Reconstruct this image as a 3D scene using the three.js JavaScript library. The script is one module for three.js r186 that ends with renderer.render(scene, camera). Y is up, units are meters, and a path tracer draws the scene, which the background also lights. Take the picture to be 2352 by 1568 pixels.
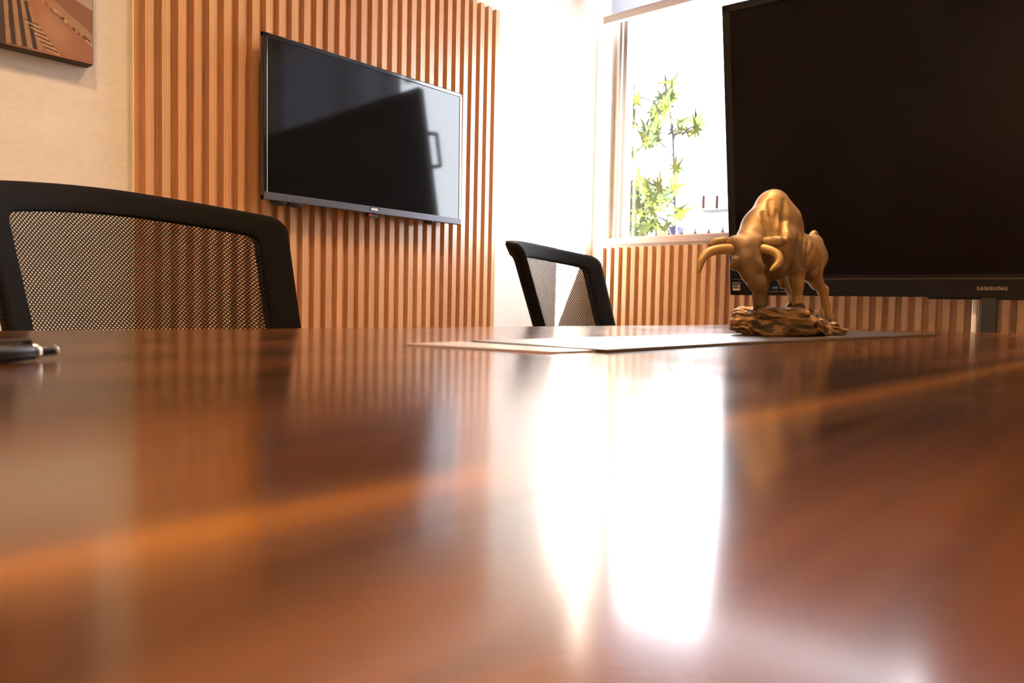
import * as THREE from 'three';
import { RoundedBoxGeometry } from 'three/addons/geometries/RoundedBoxGeometry.js';
import { mergeGeometries } from 'three/addons/utils/BufferGeometryUtils.js';
import { RectAreaLightUniformsLib } from 'three/addons/lights/RectAreaLightUniformsLib.js';
import { FontLoader } from 'three/addons/loaders/FontLoader.js';
import { TextGeometry } from 'three/addons/geometries/TextGeometry.js';

// ───────────────────────── camera, sky, sun, exposure ─────────────────────────
const RAD = Math.PI / 180, FPX = 1749.26;                 // focal length in pixels of the 2352 x 1568 frame
const scene = new THREE.Scene();
const camera = new THREE.PerspectiveCamera(2 * Math.atan(784 / FPX) / RAD, 1.5, 0.01, 300);
camera.position.set(0, 0.78, 0);                          // 4 cm above the tabletop
camera.rotation.order = 'YXZ';
camera.rotation.set(-2.818 * RAD, 40.695 * RAD, 1.219 * RAD);
camera.focus = 1.55;
camera.userData.fStop = 9;
camera.updateMatrixWorld(true);

const renderer = new THREE.WebGLRenderer({ antialias: true });
renderer.toneMapping = THREE.LinearToneMapping;
renderer.toneMappingExposure = 1.0;
renderer.shadowMap.enabled = true;
RectAreaLightUniformsLib.init();

scene.background = new THREE.Color().setRGB(0.92, 0.97, 1.06);
scene.backgroundIntensity = 17;

const sun = new THREE.DirectionalLight(new THREE.Color().setRGB(1, 0.96, 0.89), 300);
const SUN_DIR = new THREE.Vector3(-1, -0.28, 0.166).normalize();
sun.target.position.set(-1.8, 1.2, -2.55);
sun.position.copy(sun.target.position).addScaledVector(SUN_DIR, -12);
sun.castShadow = true; sun.shadow.mapSize.set(2048, 2048);
Object.assign(sun.shadow.camera, { left: -5, right: 5, top: 5, bottom: -5, near: 0.5, far: 30 });
scene.add(sun, sun.target);

// ───────────────────────── helpers ─────────────────────────
let seed = 20240611;
const rnd = () => { seed = (seed + 0x6d2b79f5) | 0; let t = Math.imul(seed ^ (seed >>> 15), 1 | seed); t = (t + Math.imul(t ^ (t >>> 7), 61 | t)) ^ t; return ((t ^ (t >>> 14)) >>> 0) / 4294967296; };
const V = (x, y, z) => new THREE.Vector3(x, y, z);
const lin = (r, g, b) => new THREE.Color().setRGB(r, g, b);
const counts = {};
const numbered = (n) => { const k = counts[n] = (counts[n] ?? -1) + 1; return k ? n + '_' + String(k).padStart(3, '0') : n; };
const shade = (o) => { o.castShadow = o.receiveShadow = true; return o; };
function part(name, geo, mat, parent, label) {
  const m = shade(new THREE.Mesh(geo, mat)); m.name = name; parent.add(m);
  if (label) m.userData.label = label;
  return m;
}
function thing(name, label, category, pos = [0, 0, 0], turn = 0, group) {
  const o = new THREE.Group(); o.name = numbered(name); o.position.set(...pos); o.rotation.y = turn;
  o.userData = { label, category }; if (group) o.userData.group = group;
  scene.add(o); return o;
}
function struct(name, geo, mat, label, category = 'structure') {
  const m = geo ? shade(new THREE.Mesh(geo, mat)) : new THREE.Group();
  m.name = name; m.userData = { kind: 'structure', label, category }; scene.add(m); return m;
}
const box = (x0, x1, y0, y1, z0, z1) => new THREE.BoxGeometry(x1 - x0, y1 - y0, z1 - z0).translate((x0 + x1) / 2, (y0 + y1) / 2, (z0 + z1) / 2);
const rbox = (w, h, d, r, x = 0, y = 0, z = 0, s = 2) => new RoundedBoxGeometry(w, h, d, s, r).translate(x, y, z);
const plain = (g) => { const h = g.index ? g.toNonIndexed() : g; for (const k of Object.keys(h.attributes)) if (!['position', 'normal', 'uv'].includes(k)) h.deleteAttribute(k); return h; };
const join = (...g) => mergeGeometries(g.map(plain));
const bar = (a, b, r, n = 10) => { const d = b.clone().sub(a), L = d.length(); return new THREE.CylinderGeometry(r, r, L, n).applyQuaternion(new THREE.Quaternion().setFromUnitVectors(V(0, 1, 0), d.normalize())).translate((a.x + b.x) / 2, (a.y + b.y) / 2, (a.z + b.z) / 2); };
// a point on a photo pixel's line of sight at a given depth in front of the lens
const camR = new THREE.Matrix4().extractRotation(camera.matrixWorld);
const sight = (px, py) => V((px - 1176) / FPX, -(py - 784) / FPX, -1).applyMatrix4(camR);
const at = (px, py, depth) => sight(px, py).multiplyScalar(depth).add(camera.position);
const onZ = (px, py, z) => { const d = sight(px, py); return d.multiplyScalar(z / d.z).add(camera.position); };

// value noise
const hash3 = (x, y, z) => { let h = Math.imul(x, 374761393) ^ Math.imul(y, 668265263) ^ Math.imul(z, 2147483647 ^ 0x5bd1e995); h = Math.imul(h ^ (h >>> 13), 1274126177); return ((h ^ (h >>> 16)) >>> 0) / 4294967296; };
function noise3(x, y, z) {
  const X = Math.floor(x), Y = Math.floor(y), Z = Math.floor(z), s = (t) => t * t * (3 - 2 * t), u = s(x - X), v = s(y - Y), w = s(z - Z), L = (a, b, t) => a + (b - a) * t;
  return L(L(L(hash3(X, Y, Z), hash3(X + 1, Y, Z), u), L(hash3(X, Y + 1, Z), hash3(X + 1, Y + 1, Z), u), v), L(L(hash3(X, Y, Z + 1), hash3(X + 1, Y, Z + 1), u), L(hash3(X, Y + 1, Z + 1), hash3(X + 1, Y + 1, Z + 1), u), v), w);
}
const fbm = (x, y, z, o = 4) => { let s = 0, a = 0.5, t = 0; for (let i = 0; i < o; i++) { s += a * noise3(x, y, z); t += a; a *= 0.5; x = x * 2.03 + 11.3; y = y * 2.03 + 5.7; z = z * 2.03 + 3.1; } return s / t; };
function tex(w, h, f, srgb = true) {
  const d = new Uint8Array(w * h * 4);
  for (let y = 0; y < h; y++) for (let x = 0; x < w; x++) { const c = f(x, y), o = (y * w + x) * 4; d[o] = c[0]; d[o + 1] = c[1]; d[o + 2] = c[2]; d[o + 3] = 255; }
  const t = new THREE.DataTexture(d, w, h); t.wrapS = t.wrapT = THREE.RepeatWrapping; t.magFilter = THREE.LinearFilter;
  if (srgb) t.colorSpace = THREE.SRGBColorSpace; t.needsUpdate = true; return t;
}
const std = (o) => new THREE.MeshStandardMaterial(o);
const phy = (o) => new THREE.MeshPhysicalMaterial(o);

// ───────────────────────── materials ─────────────────────────
const wallTex = tex(256, 256, (x, y) => { const n = 236 + 12 * (fbm(x / 9, y / 9, 1) - 0.5) + 8 * (rnd() - 0.5); return [n, n, n]; });
wallTex.repeat.set(1.5, 1.5);
const M = {
  wall: std({ color: lin(0.80, 0.755, 0.69), roughness: 0.92, map: wallTex }),
  white: std({ color: lin(0.82, 0.80, 0.77), roughness: 0.9 }),
  carpet: std({ color: lin(0.36, 0.33, 0.30), roughness: 1 }),
  black: std({ color: lin(0.012, 0.012, 0.013), roughness: 0.42 }),
  gloss: phy({ color: lin(0.008, 0.008, 0.009), roughness: 0.12, clearcoat: 0.6, clearcoatRoughness: 0.05 }),
  tvScreen: std({ color: lin(0.006, 0.006, 0.007), roughness: 0.06 }),
  boardScreen: phy({ color: lin(0.005, 0.0035, 0.0045), roughness: 0.2, specularIntensity: 0.28 }),
  boardBezel: phy({ color: lin(0.007, 0.006, 0.007), roughness: 0.4, specularIntensity: 0.6 }),
  greyBar: std({ color: lin(0.075, 0.075, 0.095), roughness: 0.38, metalness: 0.3 }),
  print: std({ color: lin(0.75, 0.75, 0.75), roughness: 0.5 }),
  logoGrey: std({ color: lin(0.30, 0.24, 0.20), roughness: 0.4 }),
  usb: std({ color: lin(0.02, 0.18, 0.5), roughness: 0.4 }),
  bronzeFrame: std({ color: lin(0.085, 0.062, 0.056), roughness: 0.4, metalness: 0.35 }),
  paleFrame: std({ color: lin(0.72, 0.66, 0.60), roughness: 0.6 }),
  chrome: std({ color: lin(0.8, 0.8, 0.82), roughness: 0.14, metalness: 1 }),
  cushion: std({ color: lin(0.014, 0.013, 0.013), roughness: 0.95 }),
};

// ───────────────────────── room shell ─────────────────────────
const XL = -1.875, ZB = -2.69, XR = 2.3, ZF = 2.2, HC = 2.72, TH = 0.10;
struct('floor', box(XL - 0.2, XR + 0.2, -0.1, 0, ZB - TH, ZF + 0.2), M.carpet, 'dark carpet floor under the conference table', 'floor');
struct('ceiling', box(XL - 0.2, XR + 0.2, HC, HC + 0.12, ZB - TH, ZF + 0.2), M.white, 'white ceiling with recessed warm lights', 'ceiling');
struct('wall_left', box(XL - 0.2, XL, 0, HC, ZB - TH, ZF + 0.2), M.wall, 'cream painted wall that carries the slat panel', 'wall');
struct('wall_right', box(XR, XR + 0.2, 0, HC, ZB - TH, ZF + 0.2), M.wall, 'cream painted wall opposite the television', 'wall');
struct('wall_front', box(XL, XR, 0, HC, ZF, ZF + 0.2), M.wall, 'cream painted wall opposite the window', 'wall');
// window wall with its opening
const WX0 = -1.815, WX1 = 0.62, WY0 = 1.047, WY1 = 2.42;
struct('wall_back', join(box(XL, WX0, 0, HC, ZB - TH, ZB), box(WX1, XR, 0, HC, ZB - TH, ZB), box(WX0, WX1, 0, WY0, ZB - TH, ZB), box(WX0, WX1, WY1, HC, ZB - TH, ZB)), M.wall, 'cream painted wall round the window above the wainscot', 'wall');

// window: outer frame, sashes, sill rail, panes
{
  const w = struct('window_1', null, null, 'wide aluminium window with bronze uprights above the low wainscot', 'window');
  const zc = ZB - 0.045, add = (n, g, m) => part(n, g, m, w);
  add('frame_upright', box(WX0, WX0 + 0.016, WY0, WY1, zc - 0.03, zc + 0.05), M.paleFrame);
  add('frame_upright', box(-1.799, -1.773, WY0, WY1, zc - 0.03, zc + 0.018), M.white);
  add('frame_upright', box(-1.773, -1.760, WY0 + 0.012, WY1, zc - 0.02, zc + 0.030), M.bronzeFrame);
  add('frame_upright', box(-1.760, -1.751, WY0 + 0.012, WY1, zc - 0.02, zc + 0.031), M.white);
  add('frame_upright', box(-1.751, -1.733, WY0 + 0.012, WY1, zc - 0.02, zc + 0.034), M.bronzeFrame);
  add('frame_upright', box(-0.03, 0.025, WY0 + 0.012, WY1, zc - 0.02, zc + 0.03), M.bronzeFrame);
  add('frame_upright', box(WX1 - 0.04, WX1, WY0, WY1, zc - 0.02, zc + 0.03), M.bronzeFrame);
  add('head_rail', box(WX0, WX1, WY1 - 0.04, WY1, zc - 0.02, zc + 0.03), M.bronzeFrame);
  add('sill_rail', join(box(WX0, WX1, WY0 - 0.012, WY0 + 0.012, zc - 0.03, ZB + 0.016), box(WX0, WX1, WY0 + 0.012, WY0 + 0.020, zc - 0.02, zc + 0.03)), std({ color: lin(0.46, 0.34, 0.29), roughness: 0.34, metalness: 0.3 }));
  const glass = phy({ color: 0xffffff, transmission: 1, thickness: 0, roughness: 0, ior: 1.5 });
  add('pane', box(-1.733, -0.03, WY0 + 0.02, WY1 - 0.04, zc - 0.004, zc), glass);
  add('pane', box(0.025, WX1 - 0.04, WY0 + 0.02, WY1 - 0.04, zc - 0.004, zc), glass);
}

// roller blinds
const fabric = phy({ color: lin(0.55, 0.58, 0.66), roughness: 1, transmission: 0.5, thickness: 0, side: THREE.DoubleSide, map: tex(64, 64, (x, y) => { const n = 215 + 30 * (((x >> 1) & 1) ^ ((y >> 1) & 1)) + 10 * rnd(); return [n, n, n]; }) });
fabric.map.repeat.set(40, 20);
function blind(x0, x1, yb, label) {
  const g = thing('roller_blind', label, 'blind', [(x0 + x1) / 2, yb, -2.645]), w = x1 - x0;
  part('fabric', box(-w / 2 + 0.028, w / 2 - 0.01, 0.02, 2.46 - yb, -0.002, 0), fabric, g);
  const s = new THREE.Shape(); s.moveTo(-0.011, 0); s.lineTo(0.011, 0); s.lineTo(0.011, 0.022); s.quadraticCurveTo(0.010, 0.031, 0.0, 0.031); s.quadraticCurveTo(-0.010, 0.031, -0.011, 0.022); s.closePath();
  part('bottom_bar', new THREE.ExtrudeGeometry(s, { depth: w, bevelEnabled: true, bevelSize: 0.002, bevelThickness: 0.004, bevelSegments: 2 }).translate(0, 0, -w / 2).rotateY(Math.PI / 2), std({ color: lin(0.58, 0.50, 0.46), roughness: 0.5 }), g);
  part('roller_tube', new THREE.CylinderGeometry(0.032, 0.032, w, 24).rotateZ(Math.PI / 2).translate(0, 2.49 - yb, -0.01), std({ color: lin(0.6, 0.58, 0.55), roughness: 0.5 }), g);
}
blind(-1.806, -0.575, 1.931, 'grey roller blind pulled up high with a beige bottom bar');
blind(-0.560, 0.66, 1.062, 'grey roller blind let down behind the large display');

// ───────────────────────── wood slats ─────────────────────────
const slatTex = [0, 1, 2, 3].map((k) => { const cat = k === 1 || k === 3; return tex(32, 1024, (x, y) => {
  const warp = cat ? 26 * Math.abs(x / 32 - 0.5 + 0.3 * Math.sin(k)) ** 1.4 : 3 * fbm(x / 20, y / 200, k * 9);
  const g = fbm(x * 0.55 + k * 40, y * 0.006 + warp * (cat ? 0.55 : 0.2), k * 3.7, 3), f = fbm(x * 1.3, y * 0.02, k + 20, 2);
  const line = cat ? Math.max(0, Math.sin((y * 0.013 - warp * 1.15 + fbm(x / 40, y / 300, k) * 6)) - 0.86) * 3.0 : 0;
  const v = 0.885 + 0.20 * (g - 0.5) * 2 * 0.6 + 0.10 * (f - 0.5) - 0.14 * line;
  return [255 * Math.min(1, v * 1.04), 255 * Math.min(1, v), 255 * Math.min(1, v * 0.98)];
}); });
const slatMats = slatTex.flatMap((t, k) => [[0.66, 0.385, 0.19], [0.69, 0.415, 0.21], [0.63, 0.355, 0.175]].map(([r, g, b], j) => phy({ map: t, color: lin(r * (1 - 0.03 * k), g * (1 - 0.02 * k), b), roughness: 0.30, ior: 1.65 })));
const PITCH = 0.0390, SW = 0.0193, SD = 0.020;
function slatPanel(name, label, n, height, place, backing) {
  const g = struct(name, null, null, label, 'wall panel');
  part('backing_board', backing, slatMats[1], g);
  const geo = new THREE.BoxGeometry(SW, height, SD).translate(0, height / 2, 0);
  for (let i = 0; i < n; i++) { const m = part('slat', geo, slatMats[Math.floor(rnd() * slatMats.length)], g);  place(m, i); }
  return g;
}
slatPanel('trim_1', 'tall panel of vertical wood slats behind the wall television', 32, 1.815, (m, i) => { m.position.set(-1.855, 0, -0.8060 - SW / 2 - i * 0.03925); m.rotation.y = Math.PI / 2; }, box(XL, -1.865, 0, 1.812, -2.046, -0.787));
slatPanel('trim_2', 'low wainscot of vertical wood slats below the window', 70, 1.022, (m, i) => { m.position.set(-1.8177 + SW / 2 + i * PITCH - 0.0000, 0, -2.670); }, box(-1.862, 0.95, 0, 1.020, ZB, -2.680));

{ const t = scene.getObjectByName('trim_1'); part('edge_strip', box(XL, -1.861, 0, 1.812, -0.787, -0.7838), std({ color: lin(0.80, 0.68, 0.50), roughness: 0.5 }), t, 'pale edge strip'); }
// ───────────────────────── ceiling lights ─────────────────────────
const LAMP = lin(1, 0.60, 0.30);
for (const [x, z, cd, cone, say] of [[-0.60, -1.40, 20, 66, 'above the golden bull statue'], [-0.80, -0.05, 15, 66, 'above the chair below the canvas picture'], [0.20, 1.50, 90, 44, 'above the floor behind the table'], [1.30, 0.60, 110, 44, 'above the open floor beside the table'], [0.55, -2.05, 80, 30, 'above the end of the large display']]) {
  const g = thing('ceiling_light', 'round recessed warm ceiling light ' + say, 'ceiling light', [x, HC, z]);
  part('trim_ring', new THREE.TorusGeometry(0.075, 0.010, 8, 32).rotateX(Math.PI / 2).translate(0, -0.004, 0), M.white, g);
  part('diffuser', new THREE.CylinderGeometry(0.070, 0.070, 0.006, 32).translate(0, -0.002, 0), std({ color: 0xffffff, emissive: LAMP, emissiveIntensity: 8 }), g);
  const l = new THREE.SpotLight(LAMP, cd, 0, cone * RAD, 0.75, 2); l.name = 'lamp_light'; l.position.set(0, -0.012, 0); l.target.position.set(0, -1, 0); l.castShadow = true; l.shadow.radius = 3; g.add(l, l.target);
}

// ───────────────────────── conference table ─────────────────────────
const TY = 0.74;
const tableTex = tex(1024, 1024, (x, y) => {
  const u = x / 1024, v = y / 1024, band = fbm(u * 22 + 2 * fbm(u * 5, v * 3, 4), v * 2.2, 7, 4), fine = fbm(u * 160, v * 9, 2, 3), cloud = fbm(u * 6, v * 6, 9, 3);
  const k = 0.62 + 0.42 * (band - 0.5) * 1.5 + 0.20 * (fine - 0.5) + 0.22 * (cloud - 0.5);
  return [255 * Math.min(1, k * 1.05), 255 * Math.min(1, k * 0.98), 255 * Math.min(1, k * 0.94)];
});
const tableRough = tex(1024, 1024, (x, y) => { const u = x / 1024, v = y / 1024, c = fbm(u * 7, v * 14, 31, 4), s = fbm(u * 30, v * 60, 5, 3), sm = fbm(u * 4 + 3, v * 10, 77, 3) - 0.5; const r = 255 * Math.min(1, 0.42 + 0.16 * (c - 0.5) + 0.06 * (s - 0.5) + 0.16 * sm); return [r, r, r]; }, false);
const tableMat = phy({ color: lin(0.255, 0.112, 0.040), map: tableTex, roughness: 0.40, clearcoat: 0.55, clearcoatRoughness: 0.14, roughnessMap: tableRough, ior: 1.5 });
{
  const g = thing('conference_table', 'long glossy brown conference table with an inlaid seam', 'table', [-0.4, 0, -0.45]);
  const slab = (pts) => { const s = new THREE.Shape(pts.map(([x, z]) => new THREE.Vector2(x + 0.4, -(z + 0.45)))); return new THREE.ExtrudeGeometry(s, { depth: 0.032, bevelEnabled: true, bevelSize: 0.0015, bevelThickness: 0.0015, bevelSegments: 2, steps: 1 }).rotateX(-Math.PI / 2).translate(0, TY - 0.0335, 0); };
  const seam = (x) => -1.56 - 0.12 * (x + 0.307) * 0.9;
  part('tabletop_panel', slab([[-1.005, 0.75], [0.10, 0.75], [0.16, -0.3], [0.13, seam(0.13)], [-0.845, seam(-0.845)], [-0.886, -0.98], [-0.93, -0.35]]), tableMat, g);
  part('tabletop_panel', slab([[-0.8455, seam(-0.8455) - 0.0045], [0.1295, seam(0.13) - 0.0045], [0.12, -1.99], [-0.20, -1.955], [-0.60, -1.875], [-0.79, -1.815], [-0.832, -1.775]]), tableMat, g);
  // a streak of lighter sapwood in the veneer, let in along the table
  const sap = tex(64, 512, (x, y) => { const t = Math.exp(-(((x - 31.5 + 10 * (fbm(y / 60, 1, 4, 3) - 0.5)) / 14) ** 2)), n = 0.86 + 0.28 * fbm(x / 3, y / 40, 8, 3), c = (a, b) => { const v = (a + (b - a) * t) * n; return 255 * (v <= 0.0031308 ? 12.92 * v : 1.055 * v ** (1 / 2.4) - 0.055); }; return [c(0.095, 0.26), c(0.042, 0.105), c(0.015, 0.020)]; });
  { const a = V(-0.150, 0, 0.45), b = V(-0.078, 0, -0.90), L = a.distanceTo(b), m = part('inlay_strip', new THREE.BoxGeometry(0.040, 0.0006, L), phy({ map: sap, roughness: 0.17, clearcoat: 0.55, clearcoatRoughness: 0.14 }), g, 'orange streak in the wood veneer');
    m.position.set((a.x + b.x) / 2 + 0.4, TY - 0.00024, (a.z + b.z) / 2 + 0.45); m.rotation.y = Math.atan2(a.x - b.x, a.z - b.z); }
  const leg = std({ color: lin(0.03, 0.028, 0.027), roughness: 0.5 });
  for (const z of [0.2, -1.0]) {
    part('pedestal', rbox(0.20, TY - 0.06, 0.10, 0.012, 0, (TY - 0.06) / 2 + 0.02, z), leg, g);
    part('foot', rbox(0.34, 0.03, 0.22, 0.012, 0, 0.0155, z), leg, g);
  }
  part('apron_beam', rbox(0.08, 0.08, 1.3, 0.008, 0, TY - 0.075, -0.4), leg, g);
}

// strip lying along the table, paper card, pen
{
  const s = thing('table_strip', 'long narrow dark mat under the golden bull statue', 'table mat', [-0.43, TY, -1.05]);
  const sh = new THREE.Shape([[-0.520, -0.545], [-0.363, -0.545], [-0.360, -0.80], [-0.311, -1.52], [-0.452, -1.53], [-0.510, -0.80]].map(([x, z]) => new THREE.Vector2(x + 0.43, -(z + 1.05))));
  part('mat_sheet', new THREE.ExtrudeGeometry(sh, { depth: 0.0022, bevelEnabled: true, bevelSize: 0.0006, bevelThickness: 0.0004, bevelSegments: 1 }).rotateX(-Math.PI / 2).translate(0, 0.0005, 0), phy({ color: lin(0.05, 0.042, 0.038), roughness: 0.34, clearcoat: 1, clearcoatRoughness: 0.34 }), s);
  const c = thing('paper_card', 'small white paper card lying flat near the dark mat', 'card', [-0.455, TY, -0.507]);
  const cs = new THREE.Shape([[-0.529, -0.465], [-0.382, -0.493], [-0.372, -0.550], [-0.533, -0.540]].map(([x, z]) => new THREE.Vector2(x + 0.455, -(z + 0.507))));
  part('card_sheet', new THREE.ExtrudeGeometry(cs, { depth: 0.0012, bevelEnabled: false }).rotateX(-Math.PI / 2).translate(0, 0.0006, 0), phy({ color: lin(0.66, 0.67, 0.70), roughness: 0.25, clearcoat: 1, clearcoatRoughness: 0.25 }), c);
  part('card_back', new THREE.ExtrudeGeometry(cs, { depth: 0.0006, bevelEnabled: false }).rotateX(-Math.PI / 2), std({ color: lin(0.55, 0.24, 0.20), roughness: 0.6 }), c, 'reddish underside layer');
}
{
  const a = V(-0.520, 0, -0.172), b = V(-0.450, 0, -0.048);
  const g = thing('pen', 'black ballpoint pen with chrome rings lying on the tabletop', 'pen', [a.x, TY, a.z], Math.atan2(-(b.z - a.z), b.x - a.x)); g.scale.setScalar(0.84);
  const lathe = (pts, y) => new THREE.LatheGeometry(pts.map(([r, x]) => new THREE.Vector2(r, x)), 28).rotateZ(-Math.PI / 2).translate(0, y, 0);
  const Y = 0.0066, pb = std({ color: lin(0.008, 0.008, 0.010), roughness: 0.36 });
  part('button', lathe([[0.0001, 0], [0.0036, 0.0006], [0.0038, 0.004], [0.0038, 0.019], [0.0001, 0.0195]], Y), pb, g);
  part('ring', lathe([[0.0001, -0.0012], [0.0026, -0.0010], [0.0040, 0.0006], [0.0039, 0.0022], [0.0001, 0.0024]], Y), M.chrome, g, 'chrome tip');
  part('ring', lathe([[0.0037, 0.0175], [0.0058, 0.0180], [0.0060, 0.0215], [0.0037, 0.0220]], Y), M.chrome, g, 'chrome ring');
  part('barrel', lathe([[0.0001, 0.0205], [0.0056, 0.0210], [0.0063, 0.05], [0.0065, 0.11], [0.0058, 0.15], [0.0046, 0.168], [0.0001, 0.169]], Y), pb, g);
  part('clip', join(rbox(0.050, 0.0016, 0.004, 0.0006, 0.049, Y + 0.0085, 0), rbox(0.006, 0.004, 0.004, 0.0006, 0.025, Y + 0.0068, 0)), pb, g);
}

// ───────────────────────── canvas picture ─────────────────────────
{
  const cv = document.createElement('canvas'); cv.width = 1024; cv.height = 760; const k = cv.getContext('2d');
  // the print is 0.72 m wide and 0.535 m high; only its lower right corner is seen (right edge at x = 1024)
  const px = (m) => 1024 - m / 0.72 * 1024, py = (m) => 760 - m / 0.535 * 760;
  k.fillStyle = '#8a5f47'; k.fillRect(0, 0, 1024, 760);
  k.fillStyle = '#b9a49b'; k.fillRect(0, 0, 1024, 300);
  for (let i = 0; i < 500; i++) { const y = 300 * rnd(), c = 150 + 50 * rnd(); k.fillStyle = `rgba(${c},${c * 0.9},${c * 0.86},0.3)`; k.fillRect(1024 * rnd(), y, 60 + 120 * rnd(), 3 + 5 * rnd()); }
  k.fillStyle = '#3e2f2a'; k.beginPath(); k.moveTo(px(0.09), py(0.30)); k.lineTo(px(0), py(0.30)); k.lineTo(px(0), py(0.172)); k.lineTo(px(0.075), py(0.178)); k.fill();
  for (let i = 0; i < 40; i++) { k.strokeStyle = `rgba(${120 + 60 * rnd()},${90 + 40 * rnd()},70,0.6)`; k.lineWidth = 2; const x = px(0.085 * rnd()); k.beginPath(); k.moveTo(x, py(0.18 + 0.01 * rnd())); k.lineTo(x + 4, py(0.20 + 0.06 * rnd())); k.stroke(); }
  k.fillStyle = '#b59a8c'; k.beginPath(); k.moveTo(px(0.16), py(0.176)); k.lineTo(px(0), py(0.172)); k.lineTo(px(0), py(0.118)); k.lineTo(px(0.03), py(0.128)); k.lineTo(px(0.12), py(0.165)); k.fill();
  const slab = (pts, c) => { k.fillStyle = c; k.beginPath(); pts.forEach(([x, y], i) => (i ? k.lineTo(px(x), py(y)) : k.moveTo(px(x), py(y)))); k.closePath(); k.fill(); };
  slab([[0.20, 0.20], [0.12, 0.165], [0, 0.118], [0, 0.062], [0.09, 0.122], [0.19, 0.185]], '#8d5f45');
  slab([[0.19, 0.19], [0.09, 0.126], [0, 0.066], [0, 0.044], [0.06, 0.082], [0.15, 0.145], [0.2, 0.19]], '#a77d5e');
  slab([[0.20, 0.22], [0.135, 0.145], [0.06, 0.08], [0, 0.045], [0, 0], [0.12, 0], [0.155, 0.08], [0.158, 0.2]], '#a06a4c');
  slab([[0.37, 0.535], [0.20, 0.535], [0.165, 0.2], [0.16, 0.04], [0.17, 0], [0.72, 0], [0.72, 0.4]], '#46352d');
  slab([[0.185, 0.25], [0.145, 0.22], [0.142, 0.07], [0.165, 0.07]], '#b4714f'); slab([[0.152, 0.25], [0.146, 0.25], [0.144, 0.07], [0.15, 0.07]], '#c79a76');
  for (let i = 0; i < 7; i++) slab([[0.175 - i * 0.008, 0.14 - i * 0.008], [0.168 - i * 0.008, 0.14 - i * 0.008], [0.16 - i * 0.010, 0.004], [0.168 - i * 0.010, 0.004]], i % 2 ? '#3a2a20' : '#a8835d');
  for (let i = 0; i < 26; i++) { const t = i / 26; k.fillStyle = ['#5d3f2e', '#c29a76', '#7a523a', '#b07f5c'][i % 4]; k.save(); k.translate(px(0.14 - 0.14 * t), py(0.142 - 0.098 * t) + 8 * rnd()); k.rotate(0.6); k.fillRect(-16, -4, 26, 5 + 6 * rnd()); k.restore(); }
  for (const [x, y, r, c] of [[0.105, 0.095, 0.030, '#b5734f'], [0.088, 0.066, 0.034, '#bb8a68'], [0.066, 0.042, 0.032, '#b98a63'], [0.048, 0.022, 0.034, '#a9744f']]) for (let j = 7; j > 0; j--) { k.globalAlpha = 0.2; k.fillStyle = c; k.beginPath(); k.ellipse(px(x), py(y), r * 1424 * j / 7 * 0.8, r * 1424 * j / 7, 0.3, 0, 7); k.fill(); }
  k.globalAlpha = 1;
  for (let i = 0; i < 12; i++) { k.strokeStyle = i % 2 ? '#d9b083' : '#54382a'; k.lineWidth = 3; const x = px(0.135 - 0.045 * i / 12), y = py(0.062 - 0.058 * i / 12); k.beginPath(); k.moveTo(x, y); k.lineTo(x + 38, y + 8); k.stroke(); }
  for (let i = 0; i < 5000; i++) { const c = rnd() < 0.5 ? 30 : 220; k.fillStyle = `rgba(${c},${c * 0.85},${c * 0.7},0.05)`; k.fillRect(1024 * rnd(), 760 * rnd(), 2 + 12 * rnd(), 2 + 3 * rnd()); }
  const t = new THREE.CanvasTexture(cv); t.colorSpace = THREE.SRGBColorSpace; t.magFilter = THREE.LinearFilter;
  const g = thing('canvas_picture', 'sepia photo canvas of weathered stonework on the cream wall', 'picture', [XL, 1.289, -0.332], Math.PI / 2);
  part('canvas_edge', rbox(0.72, 0.535, 0.034, 0.006, 0, 0.2675, 0.0172), std({ color: lin(0.055, 0.032, 0.02), roughness: 0.8 }), g, 'dark brown wrapped edge');
  part('print', new THREE.PlaneGeometry(0.714, 0.529).translate(0, 0.2675, 0.0346), std({ map: t, color: lin(0.72, 0.76, 0.80), roughness: 0.75 }), g);
}

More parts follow.
